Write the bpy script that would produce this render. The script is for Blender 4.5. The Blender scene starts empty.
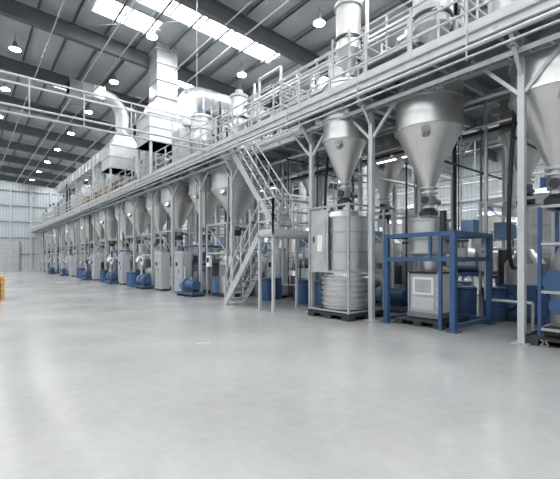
import bpy, math, random
from mathutils import Vector, Matrix
random.seed(7)
S=bpy.context.scene
S.view_settings.view_transform='Standard'
# ------------------------------------------------------------ materials
def newmat(n):
    m=bpy.data.materials.new(n); m.use_nodes=True
    nt=m.node_tree; return m,nt,nt.nodes['Principled BSDF']
def mat(n,col,rough=.5,metal=0,noise=.06,scale=4,bump=0):
    m,nt,b=newmat(n)
    b.inputs['Roughness'].default_value=rough; b.inputs['Metallic'].default_value=metal
    tc=nt.nodes.new('ShaderNodeTexCoord'); nz=nt.nodes.new('ShaderNodeTexNoise')
    nz.inputs['Scale'].default_value=scale; nz.inputs['Detail'].default_value=4
    nt.links.new(tc.outputs['Object'],nz.inputs['Vector'])
    r=nt.nodes.new('ShaderNodeValToRGB')
    r.color_ramp.elements[0].position=.3; r.color_ramp.elements[1].position=.7
    r.color_ramp.elements[0].color=[x*(1-noise) for x in col]+[1]
    r.color_ramp.elements[1].color=[min(1,x*(1+noise)) for x in col]+[1]
    nt.links.new(nz.outputs['Fac'],r.inputs['Fac']); nt.links.new(r.outputs['Color'],b.inputs['Base Color'])
    if bump:
        bp=nt.nodes.new('ShaderNodeBump'); bp.inputs['Strength'].default_value=bump
        nt.links.new(nz.outputs['Fac'],bp.inputs['Height']); nt.links.new(bp.outputs['Normal'],b.inputs['Normal'])
    return m
M={}
M['galv']=mat('galvanised_steel',(.46,.48,.50),.4,.4,.12,6)
M['white']=mat('pale_painted_steel',(.55,.57,.59),.4,.2,.06,3)
M['stain']=mat('stainless_steel',(.66,.655,.65),.36,.85,.07,2.5,.03)
M['duct']=mat('spiral_duct_metal',(.60,.62,.64),.38,.75,.1,1.5,.12)
M['dark']=mat('dark_steel',(.05,.053,.058),.5,.4,.15,5)
M['rafter']=mat('rafter_grey_steel',(.12,.13,.14),.55,.2,.08,2)
M['purlin']=mat('purlin_grey',(.27,.29,.30),.5,.3,.06,2)
M['blue']=mat('blue_paint',(.045,.105,.22),.42,.1,.12,5)
M['lblue']=mat('light_blue_panel',(.13,.23,.36),.45,.05,.08,5)
M['black']=mat('black_plastic',(.03,.032,.035),.5,0,.2,8)
M['orange']=mat('orange_paint',(.62,.36,.12),.5,0,.1,5)
M['card']=mat('cardboard_brown',(.34,.23,.14),.8,0,.12,6)
M['cream']=mat('cream_laminate',(.75,.68,.45),.5,0,.05,5)
M['grey']=mat('mid_grey_paint',(.22,.24,.26),.45,.2,.08,5)
M['brass']=mat('bronze_motor',(.35,.25,.14),.4,.6,.12,5)
M['grate']=mat('deck_grating',(.22,.24,.26),.55,.5,.15,30)
M['roof']=mat('roof_deck_metal',(.40,.42,.43),.6,.1,.05,2)
M['screen']=mat('panel_screen',(.02,.03,.05),.2,0,.05,5)
M['paper']=mat('white_label',(.80,.80,.78),.6,0,.03,5)
M['housing']=mat('brushed_housing_sheet',(.62,.63,.63),.35,.8,.12,3,.05)
def emat(n,col,s):
    m=bpy.data.materials.new(n); m.use_nodes=True; nt=m.node_tree
    nt.nodes.remove(nt.nodes['Principled BSDF']); e=nt.nodes.new('ShaderNodeEmission')
    e.inputs['Color'].default_value=list(col)+[1]; e.inputs['Strength'].default_value=s
    nt.links.new(e.outputs[0],nt.nodes['Material Output'].inputs[0]); return m
M['sky']=emat('skylight_panel_glow',(.985,.995,1),18)
M['lamp']=emat('lamp_glow',(1,.99,.98),80)
M['strip']=emat('fluorescent_tube_glow',(1,.97,.85),10)
def siding(n,col,axis):
    m,nt,b=newmat(n); b.inputs['Roughness'].default_value=.5; b.inputs['Metallic'].default_value=.1
    tc=nt.nodes.new('ShaderNodeTexCoord'); w=nt.nodes.new('ShaderNodeTexWave'); w.wave_type='BANDS'; w.bands_direction=axis
    w.inputs['Scale'].default_value=.8; w.inputs['Distortion'].default_value=0
    nt.links.new(tc.outputs['Object'],w.inputs['Vector'])
    r=nt.nodes.new('ShaderNodeValToRGB'); r.color_ramp.elements[0].position=.05; r.color_ramp.elements[1].position=.25
    r.color_ramp.elements[0].color=[x*.8 for x in col]+[1]; r.color_ramp.elements[1].color=list(col)+[1]
    nt.links.new(w.outputs['Fac'],r.inputs['Fac']); nt.links.new(r.outputs['Color'],b.inputs['Base Color'])
    bp=nt.nodes.new('ShaderNodeBump'); bp.inputs['Strength'].default_value=.4; bp.inputs['Distance'].default_value=.05
    nt.links.new(w.outputs['Fac'],bp.inputs['Height']); nt.links.new(bp.outputs['Normal'],b.inputs['Normal'])
    return m
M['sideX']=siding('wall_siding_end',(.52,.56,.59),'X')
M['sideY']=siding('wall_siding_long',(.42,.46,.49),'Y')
def concrete():
    m,nt,b=newmat('polished_concrete'); L=nt.links.new
    tc=nt.nodes.new('ShaderNodeTexCoord')
    n1=nt.nodes.new('ShaderNodeTexNoise'); n1.inputs['Scale'].default_value=.45; n1.inputs['Detail'].default_value=7; n1.inputs['Roughness'].default_value=.55; n1.inputs['Distortion'].default_value=.2
    n2=nt.nodes.new('ShaderNodeTexNoise'); n2.inputs['Scale'].default_value=6; n2.inputs['Detail'].default_value=8; n2.inputs['Roughness'].default_value=.7
    L(tc.outputs['Object'],n1.inputs['Vector']); L(tc.outputs['Object'],n2.inputs['Vector'])
    mx=nt.nodes.new('ShaderNodeMix'); mx.data_type='FLOAT'; mx.inputs[0].default_value=.4
    L(n1.outputs['Fac'],mx.inputs[2]); L(n2.outputs['Fac'],mx.inputs[3])
    r=nt.nodes.new('ShaderNodeValToRGB'); r.color_ramp.elements[0].position=.28; r.color_ramp.elements[1].position=.72
    r.color_ramp.elements[0].color=(.315,.318,.315,1); r.color_ramp.elements[1].color=(.445,.447,.442,1)
    L(mx.outputs[0],r.inputs['Fac'])
    br=nt.nodes.new('ShaderNodeTexBrick'); br.offset=0; br.inputs['Scale'].default_value=1
    br.inputs['Brick Width'].default_value=6.35; br.inputs['Row Height'].default_value=6.35; br.inputs['Mortar Size'].default_value=.005
    br.inputs['Mortar Smooth'].default_value=.3
    br.inputs['Color1'].default_value=(1,1,1,1); br.inputs['Color2'].default_value=(.98,.98,.98,1); br.inputs['Mortar'].default_value=(.8,.8,.8,1)
    L(tc.outputs['Object'],br.inputs['Vector'])
    mm=nt.nodes.new('ShaderNodeMix'); mm.data_type='RGBA'; mm.blend_type='MULTIPLY'; mm.inputs[0].default_value=1
    L(r.outputs['Color'],mm.inputs[6]); L(br.outputs['Color'],mm.inputs[7]); L(mm.outputs[2],b.inputs['Base Color'])
    mr=nt.nodes.new('ShaderNodeMapRange'); mr.inputs[1].default_value=.3; mr.inputs[2].default_value=.7; mr.inputs[3].default_value=.17; mr.inputs[4].default_value=.28
    L(n1.outputs['Fac'],mr.inputs[0]); L(mr.outputs[0],b.inputs['Roughness'])
    b.inputs['Specular IOR Level'].default_value=.65
    bp=nt.nodes.new('ShaderNodeBump'); bp.inputs['Strength'].default_value=.015
    L(n2.outputs['Fac'],bp.inputs['Height']); L(bp.outputs['Normal'],b.inputs['Normal'])
    return m
M['floor']=concrete()
# ------------------------------------------------------------ mesh builder
class MB:
    def __init__(s): s.v=[];s.f=[];s.m=[];s.sm=[];s.keys=[]
    def _k(s,k):
        if k not in s.keys: s.keys.append(k)
        return s.keys.index(k)
    def add(s,vs,fs,k,smooth=False):
        o=len(s.v); s.v+= [tuple(p) for p in vs]; i=s._k(k)
        for f in fs: s.f.append(tuple(o+a for a in f)); s.m.append(i); s.sm.append(smooth)
    def box(s,x0,x1,y0,y1,z0,z1,k):
        vs=[(x0,y0,z0),(x1,y0,z0),(x1,y1,z0),(x0,y1,z0),(x0,y0,z1),(x1,y0,z1),(x1,y1,z1),(x0,y1,z1)]
        s.add(vs,[(3,2,1,0),(4,5,6,7),(0,1,5,4),(1,2,6,5),(2,3,7,6),(3,0,4,7)],k)
    def cbox(s,x,y,z,sx,sy,sz,k): s.box(x-sx/2,x+sx/2,y-sy/2,y+sy/2,z,z+sz,k)
    def beam(s,a,b,w,h,k):
        a=Vector(a);b=Vector(b);d=(b-a).normalized()
        up=Vector((0,0,1)) if abs(d.z)<.98 else Vector((0,1,0))
        r=d.cross(up).normalized(); u=r.cross(d)
        vs=[p+r*sx*w/2+u*sz*h/2 for p in(a,b) for sx,sz in((-1,-1),(1,-1),(1,1),(-1,1))]
        s.add(vs,[(0,1,2,3),(7,6,5,4),(0,4,5,1),(1,5,6,2),(2,6,7,3),(3,7,4,0)],k)
    def ibeam(s,a,b,w,h,k,t=.03):
        a=Vector(a);b=Vector(b);d=(b-a).normalized()
        up=Vector((0,0,1)) if abs(d.z)<.98 else Vector((0,1,0))
        r=d.cross(up).normalized(); u=r.cross(d); o=u*(h/2-t/2)
        s.beam(a,b,t,h,k); s.beam(a+o,b+o,w,t,k); s.beam(a-o,b-o,w,t,k)
    def cyl(s,a,b,r1,k,r2=None,n=10,cap=True):
        r2=r1 if r2 is None else r2
        a=Vector(a);b=Vector(b);d=(b-a).normalized()
        up=Vector((0,0,1)) if abs(d.z)<.98 else Vector((1,0,0))
        r=d.cross(up).normalized(); u=r.cross(d)
        vs=[]
        for p,R in((a,r1),(b,r2)):
            for i in range(n):
                t=2*math.pi*i/n; vs.append(p+r*math.cos(t)*R+u*math.sin(t)*R)
        s.add(vs,[(i,(i+1)%n,n+(i+1)%n,n+i) for i in range(n)],k,True)
        if cap:
            s.add(vs[:n],[tuple(reversed(range(n)))],k); s.add(vs[n:],[tuple(range(n))],k)
    def curve(s,p0,p1,p2,r,k,n=8,seg=10):
        p0,p1,p2=Vector(p0),Vector(p1),Vector(p2)
        P=[p0*(1-t)**2+p1*2*t*(1-t)+p2*t*t for t in [i/seg for i in range(seg+1)]]
        for i in range(seg): s.cyl(P[i],P[i+1],r,k,n=n,cap=False)
    def rev(s,prof,x,y,k,n=28):
        for (r1,z1),(r2,z2) in zip(prof,prof[1:]):
            vs=[(x+r*math.cos(2*math.pi*i/n),y+r*math.sin(2*math.pi*i/n),z) for r,z in((r1,z1),(r2,z2)) for i in range(n)]
            s.add(vs,[(i,(i+1)%n,n+(i+1)%n,n+i) for i in range(n)],k,True)
    def frustum(s,x,y,z0,z1,a0,b0,a1,b1,k,x1=None,y1=None):
        x1=x if x1 is None else x1; y1=y if y1 is None else y1
        vs=[(x+i*a0/2,y+j*b0/2,z0) for i,j in((-1,-1),(1,-1),(1,1),(-1,1))]+[(x1+i*a1/2,y1+j*b1/2,z1) for i,j in((-1,-1),(1,-1),(1,1),(-1,1))]
        s.add(vs,[(3,2,1,0),(4,5,6,7),(0,1,5,4),(1,2,6,5),(2,3,7,6),(3,0,4,7)],k)
    def elbow(s,c,R,r,a0,a1,plane,k,n=14,seg=7):
        rings=[]
        for j in range(seg+1):
            t=a0+(a1-a0)*j/seg
            ax={'xz':(Vector((1,0,0)),Vector((0,0,1))),'yz':(Vector((0,1,0)),Vector((0,0,1))),'xy':(Vector((1,0,0)),Vector((0,1,0)))}[plane]
            rad=ax[0]*math.cos(t)+ax[1]*math.sin(t); nn=ax[0].cross(ax[1]); p=Vector(c)+rad*R
            rings.append([p+rad*r*math.cos(2*math.pi*i/n)+nn*r*math.sin(2*math.pi*i/n) for i in range(n)])
        vs=[v for q in rings for v in q]
        s.add(vs,[(j*n+i,j*n+(i+1)%n,(j+1)*n+(i+1)%n,(j+1)*n+i) for j in range(seg) for i in range(n)],k,True)
    def mesh(s,name):
        me=bpy.data.meshes.new(name); me.from_pydata(s.v,[],s.f)
        for k in s.keys: me.materials.append(M[k])
        me.polygons.foreach_set('material_index',s.m); me.polygons.foreach_set('use_smooth',s.sm)
        me.update(); return me
    def obj(s,name,loc=(0,0,0),rz=0):
        return place(s.mesh(name),name,loc,rz)
def place(me,name,loc=(0,0,0),rz=0):
    o=bpy.data.objects.new(name,me); o.location=loc; o.rotation_euler[2]=rz
    S.collection.objects.link(o); return o
# ------------------------------------------------------------ shell
X0,X1,Y0,Y1=-16,38,-14,70
def rz(x): return 14.0-.06*abs(x+2)
b=MB(); b.box(X0,X1,Y0,Y1,-.2,0,'floor'); b.obj('floor')
b=MB()
b.box(X0-.2,X1+.2,Y1,Y1+.2,0,14.2,'sideX')
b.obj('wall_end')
b=MB()
for z in (2.4,4.8,7.2,9.6,11.8): b.box(X0,X1,Y1-.14,Y1-.01,z,z+.16,'purlin')
x=X0+.3
while x<X1-1: b.box(x,x+.2,Y1-.3,Y1-.15,0,rz(x)-.8,'white'); x+=2.6
b.obj('trim_1')
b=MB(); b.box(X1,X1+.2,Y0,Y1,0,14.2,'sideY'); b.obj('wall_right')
b=MB()
for z in (2.4,4.8,7.2,9.6): b.box(X1-.14,X1-.01,Y0,Y1,z,z+.14,'purlin')
b.obj('trim_2')
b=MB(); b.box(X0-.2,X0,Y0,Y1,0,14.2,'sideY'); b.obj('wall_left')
b=MB(); b.box(X0-.2,X1+.2,Y0-.2,Y0,0,14.2,'sideX'); b.obj('wall_back')
b=MB()
for xa,xb in((X0,-2),(-2,X1)):
    b.add([(xa,Y0,rz(xa)),(xb,Y0,rz(xb)),(xb,Y1,rz(xb)),(xa,Y1,rz(xa)),(xa,Y0,rz(xa)+.15),(xb,Y0,rz(xb)+.15),(xb,Y1,rz(xb)+.15),(xa,Y1,rz(xa)+.15)],
      [(0,1,2,3),(7,6,5,4),(0,4,5,1),(1,5,6,2),(2,6,7,3),(3,7,4,0)],'roof')
b.obj('ceiling')
raf=[15.4+6.35*i for i in range(-4,9)]
b=MB()
for y in raf:
    for xa,xb in((X0,-2),(-2,X1)):
        b.ibeam((xa,y,rz(xa)-.6),(xb,y,rz(xb)-.6),.32,.76,'rafter',.035)
b.obj('roof_rafters')
b=MB(); x=X0+.7
while x<X1:
    z=rz(x)-.12
    b.box(x-.025,x+.025,Y0,Y1,z-.12,z+.12,'purlin'); b.box(x-.025,x+.07,Y0,Y1,z-.12,z-.1,'purlin'); x+=1.5
b.obj('roof_purlins')
b=MB()
for i in range(len(raf)-1):
    if i%2==0: 
        for xa in (4,16,28):
            b.cyl((xa,raf[i],rz(xa)-.4),(xa+6,raf[i+1],rz(xa+6)-.4),.02,'purlin',n=5); b.cyl((xa+6,raf[i],rz(xa+6)-.4),(xa,raf[i+1],rz(xa)-.4),.02,'purlin',n=5)
for xx in (-6,1.0,5.5,10.2,19.5,24,28.6,33): b.cyl((xx,Y0+.1,rz(xx)-1.15),(xx,Y1-.4,rz(xx)-1.15),.04,'white',n=6)
for xx in (3.2,6.3,9.0): 
    b.cyl((xx,Y0+.1,rz(xx)-1.3),(xx,Y1-.4,rz(xx)-1.3),.03,'galv',n=6)
    for y in raf: b.cyl((xx,y,rz(xx)-1.3),(xx,y,rz(xx)-.9),.012,'galv',n=5)
b.obj('sprinkler_pipework')
# skylights
nb=0
def skyl(xa,xb,yc,wd=.85):
    global nb
    b=MB(); x=xa
    while x<xb-1:
        for s0,s1 in ((-wd,-.04),(.04,wd)):
            b.add([(x+.08,yc+s0,rz(x+.08)-.03),(x+1.42,yc+s0,rz(x+1.42)-.03),(x+1.42,yc+s1,rz(x+1.42)-.03),(x+.08,yc+s1,rz(x+.08)-.03)],[(3,2,1,0)],'sky')
        x+=1.5
    for s in (-wd-.06,0,wd+.06): b.beam((xa,yc+s,rz(xa)-.05),(xb,yc+s,rz(xb)-.05),.07,.08,'white')
    nb+=1; b.obj('window_%d'%nb)
for i in range(len(raf)):
    yc=raf[i]+1.7
    if yc>Y1-1: continue
    skyl(-14,-3.4,yc); skyl(17,34,yc)
    if i in (4,): skyl(4.7,13.8,yc); skyl(4.7,7.8,yc+2.3,.7)
    elif i in (2,3,0,1): skyl(4.7,13.8,yc)
    elif i==5: skyl(9.2,13.8,yc)
    else: skyl(1.7,3.3,yc,.75); skyl(4.7,6.3,yc,.75); skyl(9.2,12.3,yc,.75)
b=MB(); b.cyl((0,0,.16),(0,0,.4),.12,'grey',r2=.08,n=14); b.cyl((0,0,0),(0,0,.16),.27,'white',r2=.16,n=18); b.cyl((0,0,-.03),(0,0,0),.25,'lamp',n=18); b.cyl((0,0,.4),(0,0,.75),.012,'dark',n=5)
lm=b.mesh('high_bay_lamp')
for y in raf[:-1]:
    for x in (-10,-3,2.1,7.2,12.5,18,24,30,35):
        place(lm,'high_bay_lamp',(x,y+3.6,rz(x)-.78))
b=MB(); b.ibeam((0,0,0),(0,0,12.4),.35,.4,'white',.03); b.cbox(0,0,0,.6,.6,.04,'grey')
cm=b.mesh('building_column')
for y in raf:
    for x in (14.9,27):
        o=place(cm,'building_column',(x,y,0)); o.scale[2]=(rz(x)-.98)/12.4
# ------------------------------------------------------------ mezzanine
DX0,DX1=7.7,12.9; DT=6.1; PY0,PY1=-5,68.2; CX=8.98
fposts=[-1.5,2.9,6.45,8.72,13.3,16,19,21.8,24.9,28,31.3,34.7,38,41.3,44.8,48.5,52,55.5,59,62.2,65.4,68]
b=MB()
b.box(CX,DX1,PY0,PY1,DT-.05,DT,'grate')
b.box(DX0,CX,PY0,9.6,DT-.05,DT,'grate'); b.box(DX0,CX,13.4,PY1,DT-.05,DT,'grate')
for x in (7.72,9.05,12.8): b.ibeam((x,PY0,DT-.16),(x,PY1,DT-.16),.16,.24,'white',.025)
b.ibeam((10.8,PY0,DT-.2),(10.8,PY1,DT-.2),.16,.3,'galv',.025)
y=PY0
while y<PY1:
    if not 9.6<y<13.4: b.box(DX0,9.0,y,y+.08,DT-.28,DT-.06,'galv')
    b.box(9.0,DX1,y,y+.08,DT-.3,DT-.06,'galv'); y+=1.35
for y in fposts:
    for x in (8.3,12.6):
        b.beam((x,y,0),(x,y,DT-.3),.12,.12,'white'); b.cbox(x,y,0,.3,.3,.025,'galv')
        b.beam((x,y+.05,DT-1.3),(x,y+.95,DT-.32),.07,.07,'white'); b.beam((x,y-.05,DT-1.3),(x,y-.95,DT-.32),.07,.07,'white')
    b.beam((10.6,y,0),(10.6,y,DT-.3),.1,.1,'white')
    b.beam((8.3,y,DT-1.0),(7.75,y,DT-.3),.07,.07,'white')
    b.ibeam((7.8,y,DT-.42),(12.9,y,DT-.42),.14,.26,'white',.02)
b.obj('mezzanine_platform')
def rail(b,p,q,step=1.25,h=1.1,k='white',kick=True):
    p=Vector(p);q=Vector(q);L=(q-p).length;n=max(1,round(L/step))
    for i in range(n+1):
        a=p.lerp(q,i/n); b.beam(a,a+Vector((0,0,h)),.05,.05,k)
    for f in (1,.66,.36): b.cyl(p+Vector((0,0,h*f)),q+Vector((0,0,h*f)),.026,k,n=7)
    if kick: b.beam(p+Vector((0,0,.08)),q+Vector((0,0,.08)),.012,.15,k)
b=MB()
rail(b,(7.72,PY0,DT),(7.72,PY1,DT)); rail(b,(DX1-.1,PY0,DT),(DX1-.1,PY1,DT))
rail(b,(9.05,9.6,DT),(9.05,12.6,DT)); rail(b,(7.8,9.6,DT),(9.0,9.6,DT))
b.obj('platform_railing')
b=MB()
for x,z,r,k in ((7.55,5.68,.045,'white'),(7.5,5.48,.025,'galv'),(7.6,5.82,.025,'white'),(9.6,5.45,.06,'galv'),(12.2,5.35,.09,'white'),(11,5.1,.05,'dark'),(10.2,5.0,.04,'stain')):
    b.cyl((x,PY0,z),(x,PY1,z),r,k,n=8)
y=PY0+.5
while y<PY1: b.beam((7.55,y,5.45),(7.55,y,DT-.05),.03,.03,'galv'); y+=2.7
b.obj('service_pipes')
b=MB()
for x in (8.02,8.2): b.beam((x,PY0,5.5),(x,9.2,5.5),.02,.1,'galv'); b.beam((x,13.4,5.5),(x,PY1,5.5),.02,.1,'galv')
y=PY0
while y<PY1:
    if not 9.2<y<13.4: b.beam((8.02,y,5.47),(8.2,y,5.47),.03,.02,'galv')
    y+=.35
for i in range(3):
    b.cyl((8.06+.05*i,PY0,5.5),(8.06+.05*i,9.2,5.5),.018,'black' if i%2 else 'grey',n=5); b.cyl((8.06+.05*i,13.4,5.5),(8.06+.05*i,PY1,5.5),.018,'black' if i%2 else 'grey',n=5)
b.obj('cable_tray')
b=MB()
for i in range(190):
    y=2+random.random()*64; x=random.choice((8.6,9.9,10.3,10.9,11.3,12.3))+random.uniform(-.1,.1)
    z0=random.choice((0,.6,1.1,1.6,2.2)); r=random.choice((.02,.03,.04,.055)); k=random.choice(('stain','galv','white','dark','blue','grey'))
    if 7<y<13.6 and x<9.5: continue
    if y<7 and x<10: continue
    b.cyl((x,y,z0),(x,y,5.6),r,k,n=7)
    if z0>.3: 
        y2=y+random.choice((-1,1))*random.uniform(.4,1.2); b.cyl((x,y,z0),(x,y2,z0),r,k,n=7); b.cyl((x,y2,z0),(x,y2,0),r,k,n=7)
    if i%3==0: b.cbox(x,y,1.3+random.random()*.6,.16,.3,.4,random.choice(('grey','white','lblue','paper','dark')))
for i in range(40):
    y=3+i*1.5; z=random.uniform(4.0,5.3); b.cyl((9.1,y+.4,z),(12.7,y+.4,z),random.choice((.02,.03,.045)),random.choice(('stain','white','dark')),n=7)
b.obj('utility_pipework')
b=MB()
for y in (3.6,9.6,16.2,19,22,24.9,28,31.4,34.6):
    b.curve((9.9,y,5.2),(9.6+random.uniform(-.5,.5),y+.3,1.2),(10.9,y+random.uniform(.2,1),1.4),.05,'dark' if int(y)%2 else 'stain')
b.obj('flexible_hoses')
b=MB()
for z in (7.05,6.8): b.beam((-15.5,13.8,z),(7.6,13.8,z),.05,.05,'white')
for z,yy in ((6.1,13.7),(5.95,13.95)): b.cyl((-15.5,yy,z),(7.6,yy,z),.035,'white',n=8)
x=-15
while x<7.5: b.beam((x,13.8,5.9),(x,13.8,7.05),.035,.035,'galv'); x+=1.5
for x in (-14,-7,0,7): b.cyl((x,13.8,7.0),(x,13.8,rz(x)-.1),.015,'galv',n=5)
b.obj('pipe_bridge')
# ------------------------------------------------------------ stairs
b=MB()
def flight(x0,x1,ya,za,yb,zb,n):
    for x in (x0,x1): b.beam((x,ya,za),(x,yb,zb),.04,.22,'white')
    for i in range(1,n+1):
        t=(i-.5)/n; y=ya+(yb-ya)*t; z=za+(zb-za)*i/n
        b.box(x0,x1,y-.14,y+.14,z-.05,z-.01,'galv')
    for x in (x0,x1):
        for f in (1.0,.55): b.cyl((x,ya,za+f),(x,yb,zb+f),.026,'white',n=7)
        m=4
        for i in range(m+1):
            t=i/m; b.beam((x,ya+(yb-ya)*t,za+(zb-za)*t),(x,ya+(yb-ya)*t,za+(zb-za)*t+1),.045,.045,'white')
flight(7.3,8.08,12.2,0.02,10.1,2.4,11)
flight(8.16,8.93,10.1,2.4,13.35,DT,18)
b.box(7.28,8.95,9.35,10.15,2.32,2.4,'galv')
for x in (7.33,8.9):
    for y in (9.4,10.1): b.beam((x,y,0),(x,y,2.35),.08,.08,'white')
rail(b,(7.3,9.38,2.4),(8.92,9.38,2.4),.8); rail(b,(7.3,9.38,2.4),(7.3,10.1,2.4),.7)
b.obj('steel_staircase')
# ------------------------------------------------------------ hoppers
def hopper(r,zt=6.6,zc=4.6,zn=3.4,rn=.13,zb=2.7):
    b=MB()
    b.rev([(0,zt+.12),(r*.6,zt+.1),(r,zt)],0,0,'stain'); b.rev([(r,zt),(r,zc),(rn,zn),(rn,zb+.3)],0,0,'stain',32)
    for z in (zt-.05,5.55,zc): b.rev([(r,z-.03),(r+.035,z-.03),(r+.035,z+.03),(r,z+.03)],0,0,'stain',32)
    for z in (zn,zn-.12): b.rev([(rn,z-.02),(rn+.09,z-.02),(rn+.09,z+.02),(rn,z+.02)],0,0,'stain',18)
    b.cyl((-.2,0,zn-.3),(.22,0,zn-.3),.1,'dark',n=12); b.cyl((0,0,zn-.42),(0,0,zn-.2),rn+.05,'grey',n=16)
    b.cyl((.22,0,zn-.3),(.5,0,zn-.3),.07,'brass',n=10)
    b.rev([(rn,zb+.3),(rn+.1,zb+.2),(rn+.1,zb)],0,0,'dark',16)
    for a in range(4):
        t=math.pi/4+a*math.pi/2; c,s_=math.cos(t),math.sin(t)
        b.beam((c*r,s_*r,5.6),(c*(r+.22),s_*(r+.22),5.6),.12,.16,'galv')
    b.cyl((-r*.75,-r*.35,zc-.25),(-r*.92,-r*.45,zc-.18),.11,'stain',n=16)
    return b.mesh('storage_hopper')
hA=hopper(.80,zc=4.85,zn=3.4,zb=2.6); hB=hopper(.62,zc=5.0,zn=3.8,rn=.12,zb=3.1); hC=hopper(.95,zc=4.75,zn=3.35); hD=hopper(1.1,zc=4.7,zn=3.3)
hops=[(9.1,2.55,hA),(9.1,5.3,hA),(8.55,7.6,hB),(9.5,14.9,hD),(9.3,17.4,hA),(9.2,20.3,hC),(9.3,23.3,hA),(9.2,26.4,hC),(9.3,29.6,hA),(9.2,33,hC),(9.3,36.3,hA),(9.2,39.6,hC),(9.3,43,hA),(9.2,46.5,hC),(9.3,50.2,hA),(9.2,53.7,hC),(9.3,57.2,hA),(9.2,60.5,hA),(9.3,63.8,hA),(9.2,66.7,hA),(9.1,-.6,hA)]
for x,y,m in hops: place(m,'storage_hopper',(x,y,0))
brow=(4,8.5,12,16.5,21.5,26,31,36,41,47,53,58,64)
for y in brow: place(hB,'storage_hopper',(11.7,y,0))
def receiver(h,r,k='stain'):
    b=MB()
    for a in range(4):
        t=math.pi/4+a*math.pi/2; c,s_=math.cos(t)*r*1.25,math.sin(t)*r*1.25
        b.beam((c,s_,DT),(c,s_,DT+h*.55),.05,.05,'white')
    b.rev([(.08,DT+.3),(.1,DT+.5),(r,DT+h*.4),(r,DT+h*.85)],0,0,k,24)
    b.rev([(r,DT+h*.85),(r+.05,DT+h*.86),(r+.05,DT+h*.9),(r*.5,DT+h*.93),(r*.5,DT+h*.99),(0,DT+h)],0,0,'galv',24)
    b.rev([(r,DT+h*.5),(r+.04,DT+h*.5),(r+.04,DT+h*.53),(r,DT+h*.53)],0,0,'dark',24)
    for f in (.3,.5): 
        for s1 in (-1,1): b.beam((s1*r*.88,-r*.88,DT+h*f),(s1*r*.88,r*.88,DT+h*f),.04,.04,'white'); b.beam((-r*.88,s1*r*.88,DT+h*f),(r*.88,s1*r*.88,DT+h*f),.04,.04,'white')
    b.cyl((0,0,DT+h),(0,0,DT+h+.22),.12,'dark',n=12); b.cyl((r,0,DT+h*.6),(r+.5,0,DT+h*.6),.06,'stain',n=10)
    b.cyl((r+.5,0,DT+h*.6),(r+.5,0,DT+h*1.2),.06,'stain',n=10)
    return b.mesh('filter_receiver')
rA=receiver(2.7,.36); rB=receiver(2.2,.46,'galv'); rC=receiver(2.5,.3,'stain')
for i,(x,y,m) in enumerate(hops): place([rA,rB,rC][i%3] if i!=2 else rA,'filter_receiver',(x+.15,y,.48))
for y in brow: place(rC,'filter_receiver',(11.7,y,.48))
b=MB()
for a in range(4):
    t=math.pi/4+a*math.pi/2; b.beam((math.cos(t)*.5,math.sin(t)*.5,DT),(math.cos(t)*.5,math.sin(t)*.5,DT+1),.06,.06,'galv')
b.rev([(.1,DT+.3),(.48,DT+.9),(.48,DT+2.0),(.35,DT+2.15),(0,DT+2.2)],0,0,'duct',24)
for z in (.9,1.45,2.0): b.rev([(.48,DT+z-.03),(.52,DT+z-.03),(.52,DT+z+.03),(.48,DT+z+.03)],0,0,'galv',24)
b.cyl((0,0,DT+2.2),(0,0,DT+2.5),.1,'lblue',n=10); b.cyl((.2,.2,DT+2.1),(.2,.2,DT+3.1),.05,'stain',n=8)
st=b.mesh('surge_tank')
for p in ((10.5,6.6),(10.4,3.9),(9.8,8.75),(8.5,16.3),(10.7,18.6),(8.8,24.8),(10.8,28.9),(8.8,31.3),(8.8,38),(8.8,44.8),(8.8,51.9),(10.5,1.3)): place(st,'surge_tank',(p[0],p[1],0))
def sframe(L,h,w=2.4):
    b=MB()
    for x in (0,w):
        for y in (0,L):
            b.beam((x,y,DT),(x,y,DT+h),.09,.09,'white')
        b.beam((x,0,DT+h),(x,L,DT+h),.1,.12,'white'); b.beam((x,0,DT+h*.55),(x,L,DT+h*.55),.07,.07,'white')
    for y in (0,L): b.beam((0,y,DT+h),(w,y,DT+h),.1,.12,'white')
    b.beam((0,0,DT+.1),(0,L,DT+h*.5),.05,.05,'galv')
    b.box(0,w,0,L,DT+h+.06,DT+h+.1,'grate')
    rail(b,(0,0,DT+h+.1),(0,L,DT+h+.1),1,kick=False); rail(b,(w,0,DT+h+.1),(w,L,DT+h+.1),1,kick=False)
    rail(b,(0,0,DT+h+.1),(w,0,DT+h+.1),1,kick=False); rail(b,(0,L,DT+h+.1),(w,L,DT+h+.1),1,kick=False)
    return b
for (x,y,L,h) in ((10.1,9.2,3.4,1.7),(9.9,-2,3.6,1.9),(10.2,13.2,2.2,1.8),(9.9,24.6,3.2,2.2),(9.9,31,4,2.4),(9.9,40,4,2.2),(9.9,50,4,2.2),(10,17.2,2.6,2.3),(9.9,5.0,3.2,1.7)):
    sframe(L,h).obj('access_gantry',(x,y,0))
def hduct(b,a,c,r,k='duct',band=1.0,n=20):
    a=Vector(a);c=Vector(c); b.cyl(a,c,r,k,n=n); L=(c-a).length; d=(c-a).normalized(); t=band/2
    while t<L: b.cyl(a+d*(t-.02),a+d*(t+.02),r+.025,'galv',n=n); t+=band
b=MB()
tx,ty=8.6,21.0
b.cbox(tx,ty,10.4,1.15,1.15,rz(tx)-10.45,'duct')
for z in (10.4,11.3,12.2,13.0): b.cbox(tx,ty,z,1.27,1.27,.06,'galv')
b.frustum(tx,ty,9.3,10.4,2.3,2.0,1.15,1.15,'duct'); b.cbox(tx,ty,7.8,2.3,2.0,1.5,'duct')
for z in (7.8,8.55,9.25): b.cbox(tx,ty,z,2.38,2.08,.07,'galv')
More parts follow.
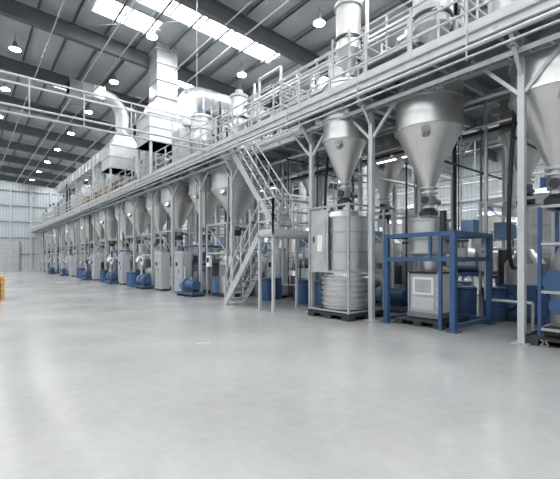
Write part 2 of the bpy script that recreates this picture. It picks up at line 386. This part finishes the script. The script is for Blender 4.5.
for i in (-1,1):
    for j in (-1,1): b.beam((tx+i*1.05,ty+j*.9,DT),(tx+i*1.05,ty+j*.9,7.8),.12,.12,'white')
b.obj('extraction_stack')
b=MB()
hduct(b,(10.6,20.4,10.9),(14.2,20.4,10.9),.62)
b.elbow((10.6,20.4,10.0),.9,.62,math.pi/2,math.pi,'xz','duct',n=20); hduct(b,(9.7,20.4,9.0),(9.7,20.4,10.0),.62); b.cbox(10.2,20.4,8.3,1.0,1.2,.8,'duct')
b.elbow((14.2,21.4,10.9),1.0,.62,-math.pi/2,0,'xy','duct',n=20); hduct(b,(15.2,21.4,10.9),(15.2,44,10.9),.62)
b.obj('ventilation_duct')
b=MB()
b.box(4.9,6.9,26.2,27.1,11.75,12.55,'duct')
x=4.9
while x<6.9: b.box(x,x+.06,26.15,27.15,11.7,12.6,'galv'); x+=.65
b.elbow((6.9,26.65,10.95),1.2,.42,0,math.pi/2,'xz','duct',n=18,seg=9)
b.cyl((8.1,26.65,9.8),(8.1,26.65,10.97),.42,'duct',n=18)
b.frustum(8.1,26.65,8.9,9.8,1.9,1.7,.85,.85,'duct'); b.cbox(8.1,26.65,7.4,2.1,1.8,1.5,'duct')
for z in (7.4,8.1,8.85): b.cbox(8.1,26.65,z,2.18,1.88,.07,'galv')
for x in (5.2,6.6): b.cyl((x,26.65,12.55),(x,26.65,rz(x)-.1),.02,'galv',n=5)
for s in(-1,1):
    for j in (-1,1): b.beam((8.1+s*.95,26.65+j*.8,DT),(8.1+s*.95,26.65+j*.8,7.4),.1,.1,'white')
b.obj('ventilation_duct')
b=MB()
b.box(9.6,10.6,29,60,10.6,11.5,'duct'); y=29
while y<60: b.box(9.54,10.66,y,y+.08,10.54,11.56,'galv'); y+=1.5
for y in range(30,60,4): b.cyl((10.1,y,11.5),(10.1,y,rz(10.1)-.2),.02,'galv',n=5)
for y in (33,41,49): b.frustum(10.1,y,9.2,10.6,.5,.5,.8,.8,'duct'); b.cbox(10.1,y,8.6,.5,.5,.6,'duct')
b.obj('supply_air_duct')
b=MB()
hduct(b,(14.0,-10,6.6),(14.0,40,6.6),.42,band=1.3)
for y in (0.5,5.2,10.2,19,28): 
    hduct(b,(14.0,y,3.0),(14.0,y,6.4),.2,n=14)
    b.rev([(.2,3.0),(.6,2.6),(.6,2.5)],14.0,y,'duct',20)
b.obj('extraction_header_duct')
b=MB()
hduct(b,(20,-10,8.3),(20,50,8.3),.5,band=1.5)
for y in (3,12,22,33): hduct(b,(20,y,2.6),(20,y,8.2),.28,n=14)
b.obj('extraction_header_duct')
b=MB()
for x,z,r in ((9.8,8.5,.05),(10.0,8.5,.05),(11.0,9.3,.08),(11.3,8.1,.06),(12.4,8.8,.1)):
    b.cyl((x,PY0,z),(x,66,z),r,'stain',n=8)
for i in range(76):
    y=-3+i*.9+random.uniform(-.4,.4); x=random.choice((8.3,9.9,10.4,11.2,12.0)); z=random.uniform(7.5,9.9)
    if x<9 and (y<16 or 19<y<29): x=10.4
    r=random.choice((.025,.04,.06)); k=random.choice(('stain','galv','white','dark'))
    b.cyl((x,y,DT),(x,y,z),r,k,n=8)
    if i%2: y2=y+random.uniform(.6,1.6); b.cyl((x,y,z),(x,y2,z),r,k,n=8); b.cyl((x,y2,z),(x,y2,DT+.5),r,k,n=8)
b.obj('conveying_pipes')
def blower():
    b=MB(); b.cbox(0,0,DT,.9,.7,.12,'grey'); b.cyl((-.3,0,DT+.45),(.25,0,DT+.45),.3,'lblue',n=16); b.cyl((.25,0,DT+.45),(.55,0,DT+.45),.16,'dark',n=12); b.cyl((-.1,0,DT+.7),(-.1,0,DT+1.3),.1,'galv',n=10); b.cbox(0,0,DT+.12,.6,.3,.15,'dark')
    return b.mesh('blower_unit')
def cabinet():
    b=MB(); b.cbox(0,0,.1,.9,.45,1.9,'white'); b.cbox(0,0,0,.86,.4,.1,'dark')
    b.box(-.43,-.01,-.245,-.225,.16,1.94,'galv'); b.box(.01,.43,-.245,-.225,.16,1.94,'galv'); b.box(-.3,-.1,-.25,-.24,1.3,1.5,'screen'); b.cbox(.05,-.25,1,.03,.04,.15,'dark')
    for i in range(3): b.cyl((.15+.08*i,-.26,1.5),(.15+.08*i,-.245,1.5),.02,'orange',n=8)
    return b.mesh('control_cabinet')
bl=blower(); cab=cabinet()
for y in (10.6,18.8,24,30,35,41.5): place(bl,'blower_unit',(11.2,y,0),random.uniform(0,3))
for y in (18.6,23.3,34.9,41.4): 
    o=place(cab,'control_cabinet',(8.5,y,DT),math.pi/2*-1)
b=MB(); b.cbox(0,0,0,1.0,1.0,.9,'card'); b.box(-.51,.51,-.04,.04,0,.905,'cream'); bx=b.mesh('cardboard_carton')
for p in ((8.5,29.4,DT+.02),(8.5,34.0,DT),(10.9,13.5,0),(11,18,0),(10.5,24,0),(10.5,24,.92),(8.4,30.6,DT),(8.4,36.3,DT)): place(bx,'cardboard_carton',p,.1)
# ------------------------------------------------------------ floor equipment
def pallet(w=1.2,d=1.2,k='black'):
    b=MB()
    b.box(-w/2,w/2,-d/2,d/2,.11,.16,k)
    for i in (-1,0,1):
        for j in (-1,0,1): b.cbox(i*(w/2-.1),j*(d/2-.1),.0,.2,.2,.11,k)
    for i in (-1,0,1): b.cbox(i*(w/2-.1),0,0,.1,d,.025,k)
    b.box(-w/2,w/2,-d/2,-d/2+.05,.16,.19,k); b.box(-w/2,w/2,d/2-.05,d/2,.16,.19,k)
    return b
pm=pallet().mesh('plastic_pallet')
def drum(k='blue'):
    b=MB(); b.rev([(0,0),(.27,0),(.29,.03),(.29,.28),(.3,.3),(.29,.32),(.29,.58),(.3,.6),(.29,.62),(.29,.85),(.27,.88),(0,.88)],0,0,k,22)
    b.rev([(.3,.8),(.31,.8),(.31,.84),(.3,.84)],0,0,'black',22); return b.mesh('plastic_drum')
dm=drum()
place(pm,'plastic_pallet',(8.5,7.5,0)).scale=(1.3,1.3,1)
b=MB()
w=.74
for i in (-1,1):
    for j in (-1,1): b.beam((i*w,j*w,.19),(i*w,j*w,3.1),.055,.055,'galv')
for z in (.22,1.28,3.07):
    for i in (-1,1): b.beam((i*w,-w,z),(i*w,w,z),.045,.045,'galv'); b.beam((-w,i*w,z),(w,i*w,z),.045,.045,'galv')
prof=[(0,.25),(.66,.25),(.66,.3)]
for i in range(6): z=.32+i*.145; prof+=[(.655,z),(.71,z+.03),(.71,z+.075),(.655,z+.105)]
prof+=[(.64,1.22),(.62,1.25),(.62,2.8),(.5,2.95),(.2,3.02),(.12,3.05),(.12,3.15)]
b.rev(prof,0,0,'stain',36)
for z in (1.3,1.8,2.35,2.76): b.rev([(.62,z),(.645,z),(.645,z+.04),(.62,z+.04)],0,0,'galv',36)
b.box(-.73,-.715,.02,.72,1.3,3.0,'housing'); b.box(-.745,-.73,.12,.62,1.5,2.8,'housing'); b.box(-.75,-.744,.22,.42,1.85,2.3,'paper'); b.cbox(-.76,.56,2.1,.03,.03,.16,'dark')
b.box(-.72,.72,.70,.715,1.3,3.0,'housing')
b.obj('caged_steel_bin',(8.5,7.5,0))
# blue filling station
b=MB(); bx0,bx1,by0,by1=8.4,10.2,4.3,6.05
for x in (bx0,bx1):
    for y in (by0,by1): b.beam((x,y,0),(x,y,2.25),.12,.12,'blue'); b.cbox(x,y,0,.24,.24,.03,'blue')
for z in (1.62,2.2):
    b.beam((bx0,by0,z),(bx0,by1,z),.09,.1,'blue')
    b.beam((bx1,by0,z),(bx1,by1,z),.09,.1,'blue'); 
    for y in (by0,by1): b.beam((bx0,y,z),(bx1,y,z),.09,.1,'blue')
b.beam((bx1,by0,.12),(bx1,by1,.12),.09,.1,'blue')
for y in (by0,by1): b.beam((bx0,y,.12),(bx1,y,.12),.09,.1,'blue')
b.beam((bx0,by0+.55,1.62),(bx0,by0+.55,2.2),.06,.06,'blue')
b.beam((bx0,by0+.3,0.0),(bx0,by0+.3,2.2),.07,.07,'blue')
b.beam((9.3,by0,2.2),(9.3,by1,2.2),.08,.08,'blue')
b.rev([(.13,2.9),(.13,2.75),(.48,2.6),(.48,1.75),(.3,1.7)],9.1,5.3,'stain',26)
for z in (2.58,2.1,1.78): b.rev([(.48,z-.02),(.52,z-.02),(.52,z+.02),(.48,z+.02)],9.1,5.3,'galv',26)
b.beam((9.1,by0,2.05),(9.1,by1,2.05),.06,.06,'dark')
b.cyl((8.7,4.7,2.25),(8.7,4.7,2.75),.08,'dark',n=12); b.cbox(9.6,4.5,2.27,.3,.3,.3,'lblue')
b.curve((9.5,5.6,3.2),(10.2,5.6,3.0),(10.1,5.9,2.2),.04,'dark')
b.obj('bulk_filling_station')
place(pm,'plastic_pallet',(9.15,5.25,.0)).scale=(1.1,1.05,1)
b=MB()
b.cbox(0,0,.19,.85,.85,.12,'grey'); b.cbox(0,0,.31,.72,.72,.95,'paper')
b.box(-.38,-.36,-.36,.36,.31,1.26,'galv'); b.box(-.4,-.38,-.28,.28,.75,1.18,'paper'); b.box(-.405,-.39,-.22,.22,.8,1.12,'galv'); b.box(-.4,-.38,-.3,.3,.38,.68,'white')
for i in (-1,1):
    for j in (-1,1): b.beam((i*.39,j*.39,.19),(i*.39,j*.39,1.3),.04,.04,'galv')
b.cbox(0,0,1.26,.8,.8,.05,'dark'); b.cyl((0,0,1.31),(0,0,1.7),.22,'stain',r2=.3,n=20)
b.obj('weighing_container',(9.15,5.25,0))
place(pm,'plastic_pallet',(8.95,2.15,0)).scale=(1.1,1.2,1)
b=MB()
for i in (-1,1):
    for j in (-1,1): b.beam((i*.5,j*.5,.19),(i*.5,j*.5,2.6),.06,.06,'blue' if j>0 else 'galv')
for z in (.3,1.0,1.9,2.6):
    for i in (-1,1): b.beam((i*.5,-.5,z),(i*.5,.5,z),.05,.05,'galv'); b.beam((-.5,i*.5,z),(.5,i*.5,z),.05,.05,'galv')
b.rev([(0,.35),(.44,.35),(.46,.45),(.46,1.5),(.3,1.9),(.14,2.0),(.14,2.65)],0,0,'stain',26)
b.cbox(0,.2,.19,.9,.5,.15,'dark'); b.cyl((-.5,.25,1.2),(-.2,.25,1.2),.22,'blue',n=16); b.cyl((-.5,.2,.75),(-.2,.2,.75),.16,'blue',n=16)
b.obj('caged_steel_bin',(8.95,2.15,0))
cu=bpy.data.curves.new('pallet_number_label','FONT'); cu.body='25'; cu.size=.15; cu.extrude=.002
t=bpy.data.objects.new('pallet_number_label',cu); S.collection.objects.link(t); t.location=(8.285,2.6,.02); t.rotation_euler=(math.pi/2,0,-math.pi/2); cu.materials.append(M['galv'])
def station(kind):
    b=MB(); F='blue' if kind==4 else 'white'; t_=.09 if kind==4 else .065
    for i in (-1,1):
        for j in (-1,1): b.beam((i*.75,j*.85,0),(i*.75,j*.85,2.3 if kind==4 else 3.2),t_,t_,F)
    for z in ((1.4,2.25) if kind==4 else (1.9,3.15)):
        for i in (-1,1): b.beam((i*.75,-.85,z),(i*.75,.85,z),t_,t_,F); b.beam((-.75,i*.85,z),(.75,i*.85,z),t_,t_,F)
    if kind!=4: b.beam((-.75,-.85,1.95),(-.75,.85,3.1),.03,.03,F)
    b.cbox(0,0,0,1.3,1.4,.15,'black')
    if kind==0:
        b.cbox(0,0,.15,.9,.9,.8,'blue'); b.rev([(.5,.95),(.5,1.5),(.15,1.9),(.15,2.9)],0,0,'stain',20); b.cyl((-.6,.2,.5),(-.2,.2,.5),.18,'blue',n=14)
    elif kind==1:
        b.rev([(0,.15),(.55,.15),(.55,1.5),(.45,1.6),(.15,2.1),(.15,2.9)],0,0,'stain',22); b.cbox(-.6,-.4,.9,.12,.4,.5,'grey')
        b.cbox(-.5,.5,.15,.3,.3,.7,'lblue')
    elif kind==2:
        b.cbox(0,.1,.15,1.0,1.0,1.1,'paper'); b.cbox(0,.1,1.25,.8,.8,.1,'dark'); b.rev([(.2,1.35),(.4,1.7),(.4,2.1),(.12,2.4),(.12,2.9)],0,.1,'stain',20); b.cbox(-.55,-.6,.0,.25,.3,1.2,'lblue')
    elif kind==3:
        b.cbox(0,0,.15,1.1,.8,.45,'blue'); b.cyl((-.4,-.5,.9),(-.4,.5,.9),.24,'galv',n=16); b.cyl((-.4,.5,.9),(-.4,.75,.9),.16,'dark',n=12); b.rev([(.3,1.0),(.5,1.5),(.5,2.2),(.14,2.5),(.14,2.9)],.1,0,'stain',20); b.cbox(0,-.5,.6,.3,.3,.8,'dark')
    else:
        b.cbox(0,0,.15,.8,.8,.9,'paper'); b.box(-.42,-.4,-.3,.3,.3,.95,'galv'); b.rev([(.25,1.1),(.42,1.5),(.42,2.4),(.14,2.6),(.14,2.9)],0,0,'stain',20)
    b.cbox(-.8,.6,1.3,.1,.35,.5,'paper'); b.cbox(-.86,.6,1.5,.02,.2,.2,'screen')
    b.cbox(.3,-.6,.15,.5,.4,1.5,'grey'); b.cyl((.2,.6,.15),(.2,.6,1.9),.16,'dark',n=12)
    if kind!=4: b.cbox(.1,.55,2.2,.5,.4,.45,'lblue')
    return b.mesh('packing_station')
sts=[station(k) for k in range(5)]
order=[1,4,2,3,0,4,1,3,2,4,0,1,3,4,2,1,3]
for i,(x,y,m) in enumerate(hops[3:20]): place(sts[order[i]],'packing_station',(9.25,y,0))
for i,y in enumerate((4,8.5,12.2)+brow[3:]): place(sts[(i*3)%4],'packing_station',(11.7,y,0))
def skid():
    b=MB(); b.cbox(0,0,.08,.7,1.4,.1,'blue')
    for j in (-.6,.6): b.cbox(0,j,0,.62,.1,.08,'dark')
    b.cyl((0,-.5,.5),(0,.1,.5),.22,'blue',n=18); b.cyl((0,.1,.5),(0,.3,.5),.12,'dark',n=12); b.cyl((0,.3,.5),(0,.55,.5),.27,'lblue',n=18); b.cyl((0,.45,.6),(0,.45,1.3),.07,'stain',n=10)
    b.cbox(0,-.2,.18,.3,.5,.15,'dark'); b.cbox(.0,-.2,.72,.2,.2,.12,'grey'); return b.mesh('pump_skid')
sk=skid()
for p in ((7.85,16.1),(7.85,21.9),(7.85,28),(10.5,7.3),(10.5,10.5),(7.85,35),(7.85,44.8),(7.85,51.9)): place(sk,'pump_skid',(p[0],p[1],0),random.uniform(-.1,.1))
for p in ((8.1,17.4),(8.1,19.9),(8.1,26.2),(8.1,33.2),(10.5,13.2),(8.1,41.8),(10.4,16.4),(10.4,20.3)): place(cab,'control_cabinet',(p[0],p[1],0),-math.pi/2)
for p in ((9.9,8.7),(10.5,8.7),(10.1,9.3),(9.7,10.6),(10.3,11.5),(10.9,6.3),(11.5,5.9),(9.9,12.6),(13.3,6.5),(13.8,7.4),(10.6,2.9),(11.2,3.3),(12.9,9.8),(13.5,2.3),(9.3,9.2),(9.4,12.4),(10.6,5.1),(11.0,4.5),(9.8,9.9),(13.1,8.4),(13.4,9.3),(8.0,24.5),(7.9,30.2),(7.9,36.8),(10.3,18.9),(10.3,22),(10.2,14.3),(7.8,23.4),(8.0,38.4)): place(dm,'plastic_drum',(p[0],p[1],0))
# ---------------- background hall
def mixer():
    b=MB()
    for i in (-1,1):
        for j in (-1,1): b.beam((i*.6,j*1.1,0),(i*.6,j*1.1,1.0),.1,.1,'blue')
    b.box(-.7,.7,-1.2,1.2,.95,1.1,'blue'); b.cyl((0,-1.0,1.6),(0,1.0,1.6),.52,'stain',n=24); b.cyl((0,1.0,1.6),(0,1.35,1.6),.3,'blue',n=16); b.cyl((0,-1.35,1.6),(0,-1.0,1.6),.2,'dark',n=14)
    b.cyl((0,0,2.1),(0,0,3.2),.16,'stain',n=14); b.cbox(0,.6,2.1,.4,.4,.35,'grey'); return b.mesh('blending_mixer')
def bench():
    b=MB()
    for i in (-1,1):
        for j in (-1,0,1): b.beam((i*.4,j*1.4,0),(i*.4,j*1.4,.86),.06,.06,'grey')
    b.box(-.45,.45,-1.5,1.5,.86,.92,'cream'); b.box(.35,.42,-1.5,1.5,.92,1.6,'cream'); b.box(.1,.42,-1.5,1.5,1.6,1.64,'cream')
    b.cbox(0,-.8,.92,.35,.4,.3,'white'); b.cbox(0,.3,.92,.4,.3,.2,'card'); b.cbox(0,.9,.92,.3,.3,.35,'dark'); b.box(-.3,.3,-1.3,1.3,.3,.33,'grey'); return b.mesh('workbench')
def tank():
    b=MB()
    for a in range(4):
        t=math.pi/4+a*math.pi/2; b.beam((math.cos(t)*.8,math.sin(t)*.8,0),(math.cos(t)*.8,math.sin(t)*.8,2),.09,.09,'galv')
    b.rev([(.1,1.0),(.8,1.8),(.8,3.9),(.5,4.15),(0,4.2)],0,0,'stain',26); b.cyl((0,0,4.2),(0,0,4.6),.14,'blue',n=12); b.cyl((0,0,.5),(0,0,1.0),.1,'stain',n=10)
    for z in (1.8,2.8,3.9): b.rev([(.8,z-.03),(.84,z-.03),(.84,z+.03),(.8,z+.03)],0,0,'galv',26)
    return b.mesh('process_tank')
mx,bn,tk=mixer(),bench(),tank()
for p in ((16.5,2.5),(16.5,7.5),(16.8,12.5),(16.6,18),(17,23),(17,29),(23,6),(23,12),(23,19),(16.5,36),(12.2,1.2),(11.4,-.8),(17,42),(17,48),(13.9,33)): place(mx,'blending_mixer',(p[0],p[1],0))
for p in ((18.8,.5),(18.6,5.2),(18.6,9.8),(21.5,3.0),(25.2,9),(24.9,3),(29,7),(29,12)): place(bn,'workbench',(p[0],p[1],0))
for p in ((16.4,5),(16.4,10),(16.4,15.5),(22,9.2),(22,15.2),(22,23),(30,14.5),(30,20),(16.4,26),(16.4,33),(24,28),(26,17.5)): place(tk,'process_tank',(p[0],p[1],0))
b=MB(); b.box(-.06,.06,-.7,.7,0,.08,'white'); b.box(-.04,.04,-.68,.68,-.015,0,'strip'); b.cyl((0,-.5,.08),(0,-.5,1.1),.008,'dark',n=4); b.cyl((0,.5,.08),(0,.5,1.1),.008,'dark',n=4); fl=b.mesh('fluorescent_fixture')
for y in (7.2,14,18,22,27,32,38,44): place(fl,'fluorescent_fixture',(10.45,y,4.75))
b=MB()
for x in (18.5,23.5,28.5):
    b.cyl((x,-8,5.2),(x,48,5.2),.05,'white',n=6); b.cyl((x+.3,-8,5.5),(x+.3,48,5.5),.03,'galv',n=6)
    for y in range(-7,48,5): b.beam((x,y,5.1),(x,y,rz(x)-.3),.04,.04,'galv')
for y in range(-4,46,5): b.beam((15.3,y,6.2),(34,y,6.2),.06,.12,'galv')
b.obj('overhead_pipe_rack')
def rack():
    b=MB()
    for y in (0,2.5,5):
        for x in (0,1.1): b.beam((x,y,0),(x,y,4.6),.08,.08,'blue')
    for z in (.3,1.8,3.3,4.5):
        for x in (0,1.1): b.beam((x,0,z),(x,5,z),.05,.1,'orange')
        b.box(0,1.1,0,5,z+.05,z+.07,'grate')
        if z<4:
            for i in range(4): 
                b.cbox(.55,.7+i*1.2,z+.07,.9,.9,random.uniform(.5,1.1),random.choice(('card','paper','lblue','grey')))
    return b.mesh('pallet_rack')
rk=rack()
for y in (-2,4,10,16,24): place(rk,'pallet_rack',(35.5,y,0))
b=MB()
for i in range(7):
    for j in range(6): b.cbox(-.47+j*.19,0,i*.14+.1,.13,1.15,.022,'orange')
    for j in (-.5,0,.5):
        for q in (-.5,0,.5): b.cbox(j,q,i*.14+.02,.12,.12,.08,'orange')
        b.cbox(j,0,i*.14,.12,1.15,.02,'orange')
b.obj('wooden_pallet_stack',(.66,19.4,0))
b=MB(); b.box(2.8,6.3,Y1-.2,Y1-.14,0,4.2,'white'); 
for i in range(14): b.box(2.8,6.3,Y1-.22,Y1-.2,i*.3,i*.3+.03,'grey')
b.box(2.65,2.8,Y1-.25,Y1-.14,0,4.35,'grey'); b.box(6.3,6.45,Y1-.25,Y1-.14,0,4.35,'grey'); b.obj('door_1')
# ------------------------------------------------------------ world / camera
w=bpy.data.worlds.new('hall_world'); S.world=w; w.use_nodes=True
w.node_tree.nodes['Background'].inputs[0].default_value=(.8,.88,1,1); w.node_tree.nodes['Background'].inputs[1].default_value=.6
cam=bpy.data.cameras.new('camera'); co=bpy.data.objects.new('camera',cam); S.collection.objects.link(co)
cam.sensor_width=36; cam.lens=36*390/560; cam.shift_y=20.5/560; cam.clip_start=.05; cam.clip_end=300
co.location=(0,0,1.6); co.rotation_euler=(math.pi/2,0,-math.atan2(315,390))
S.camera=co
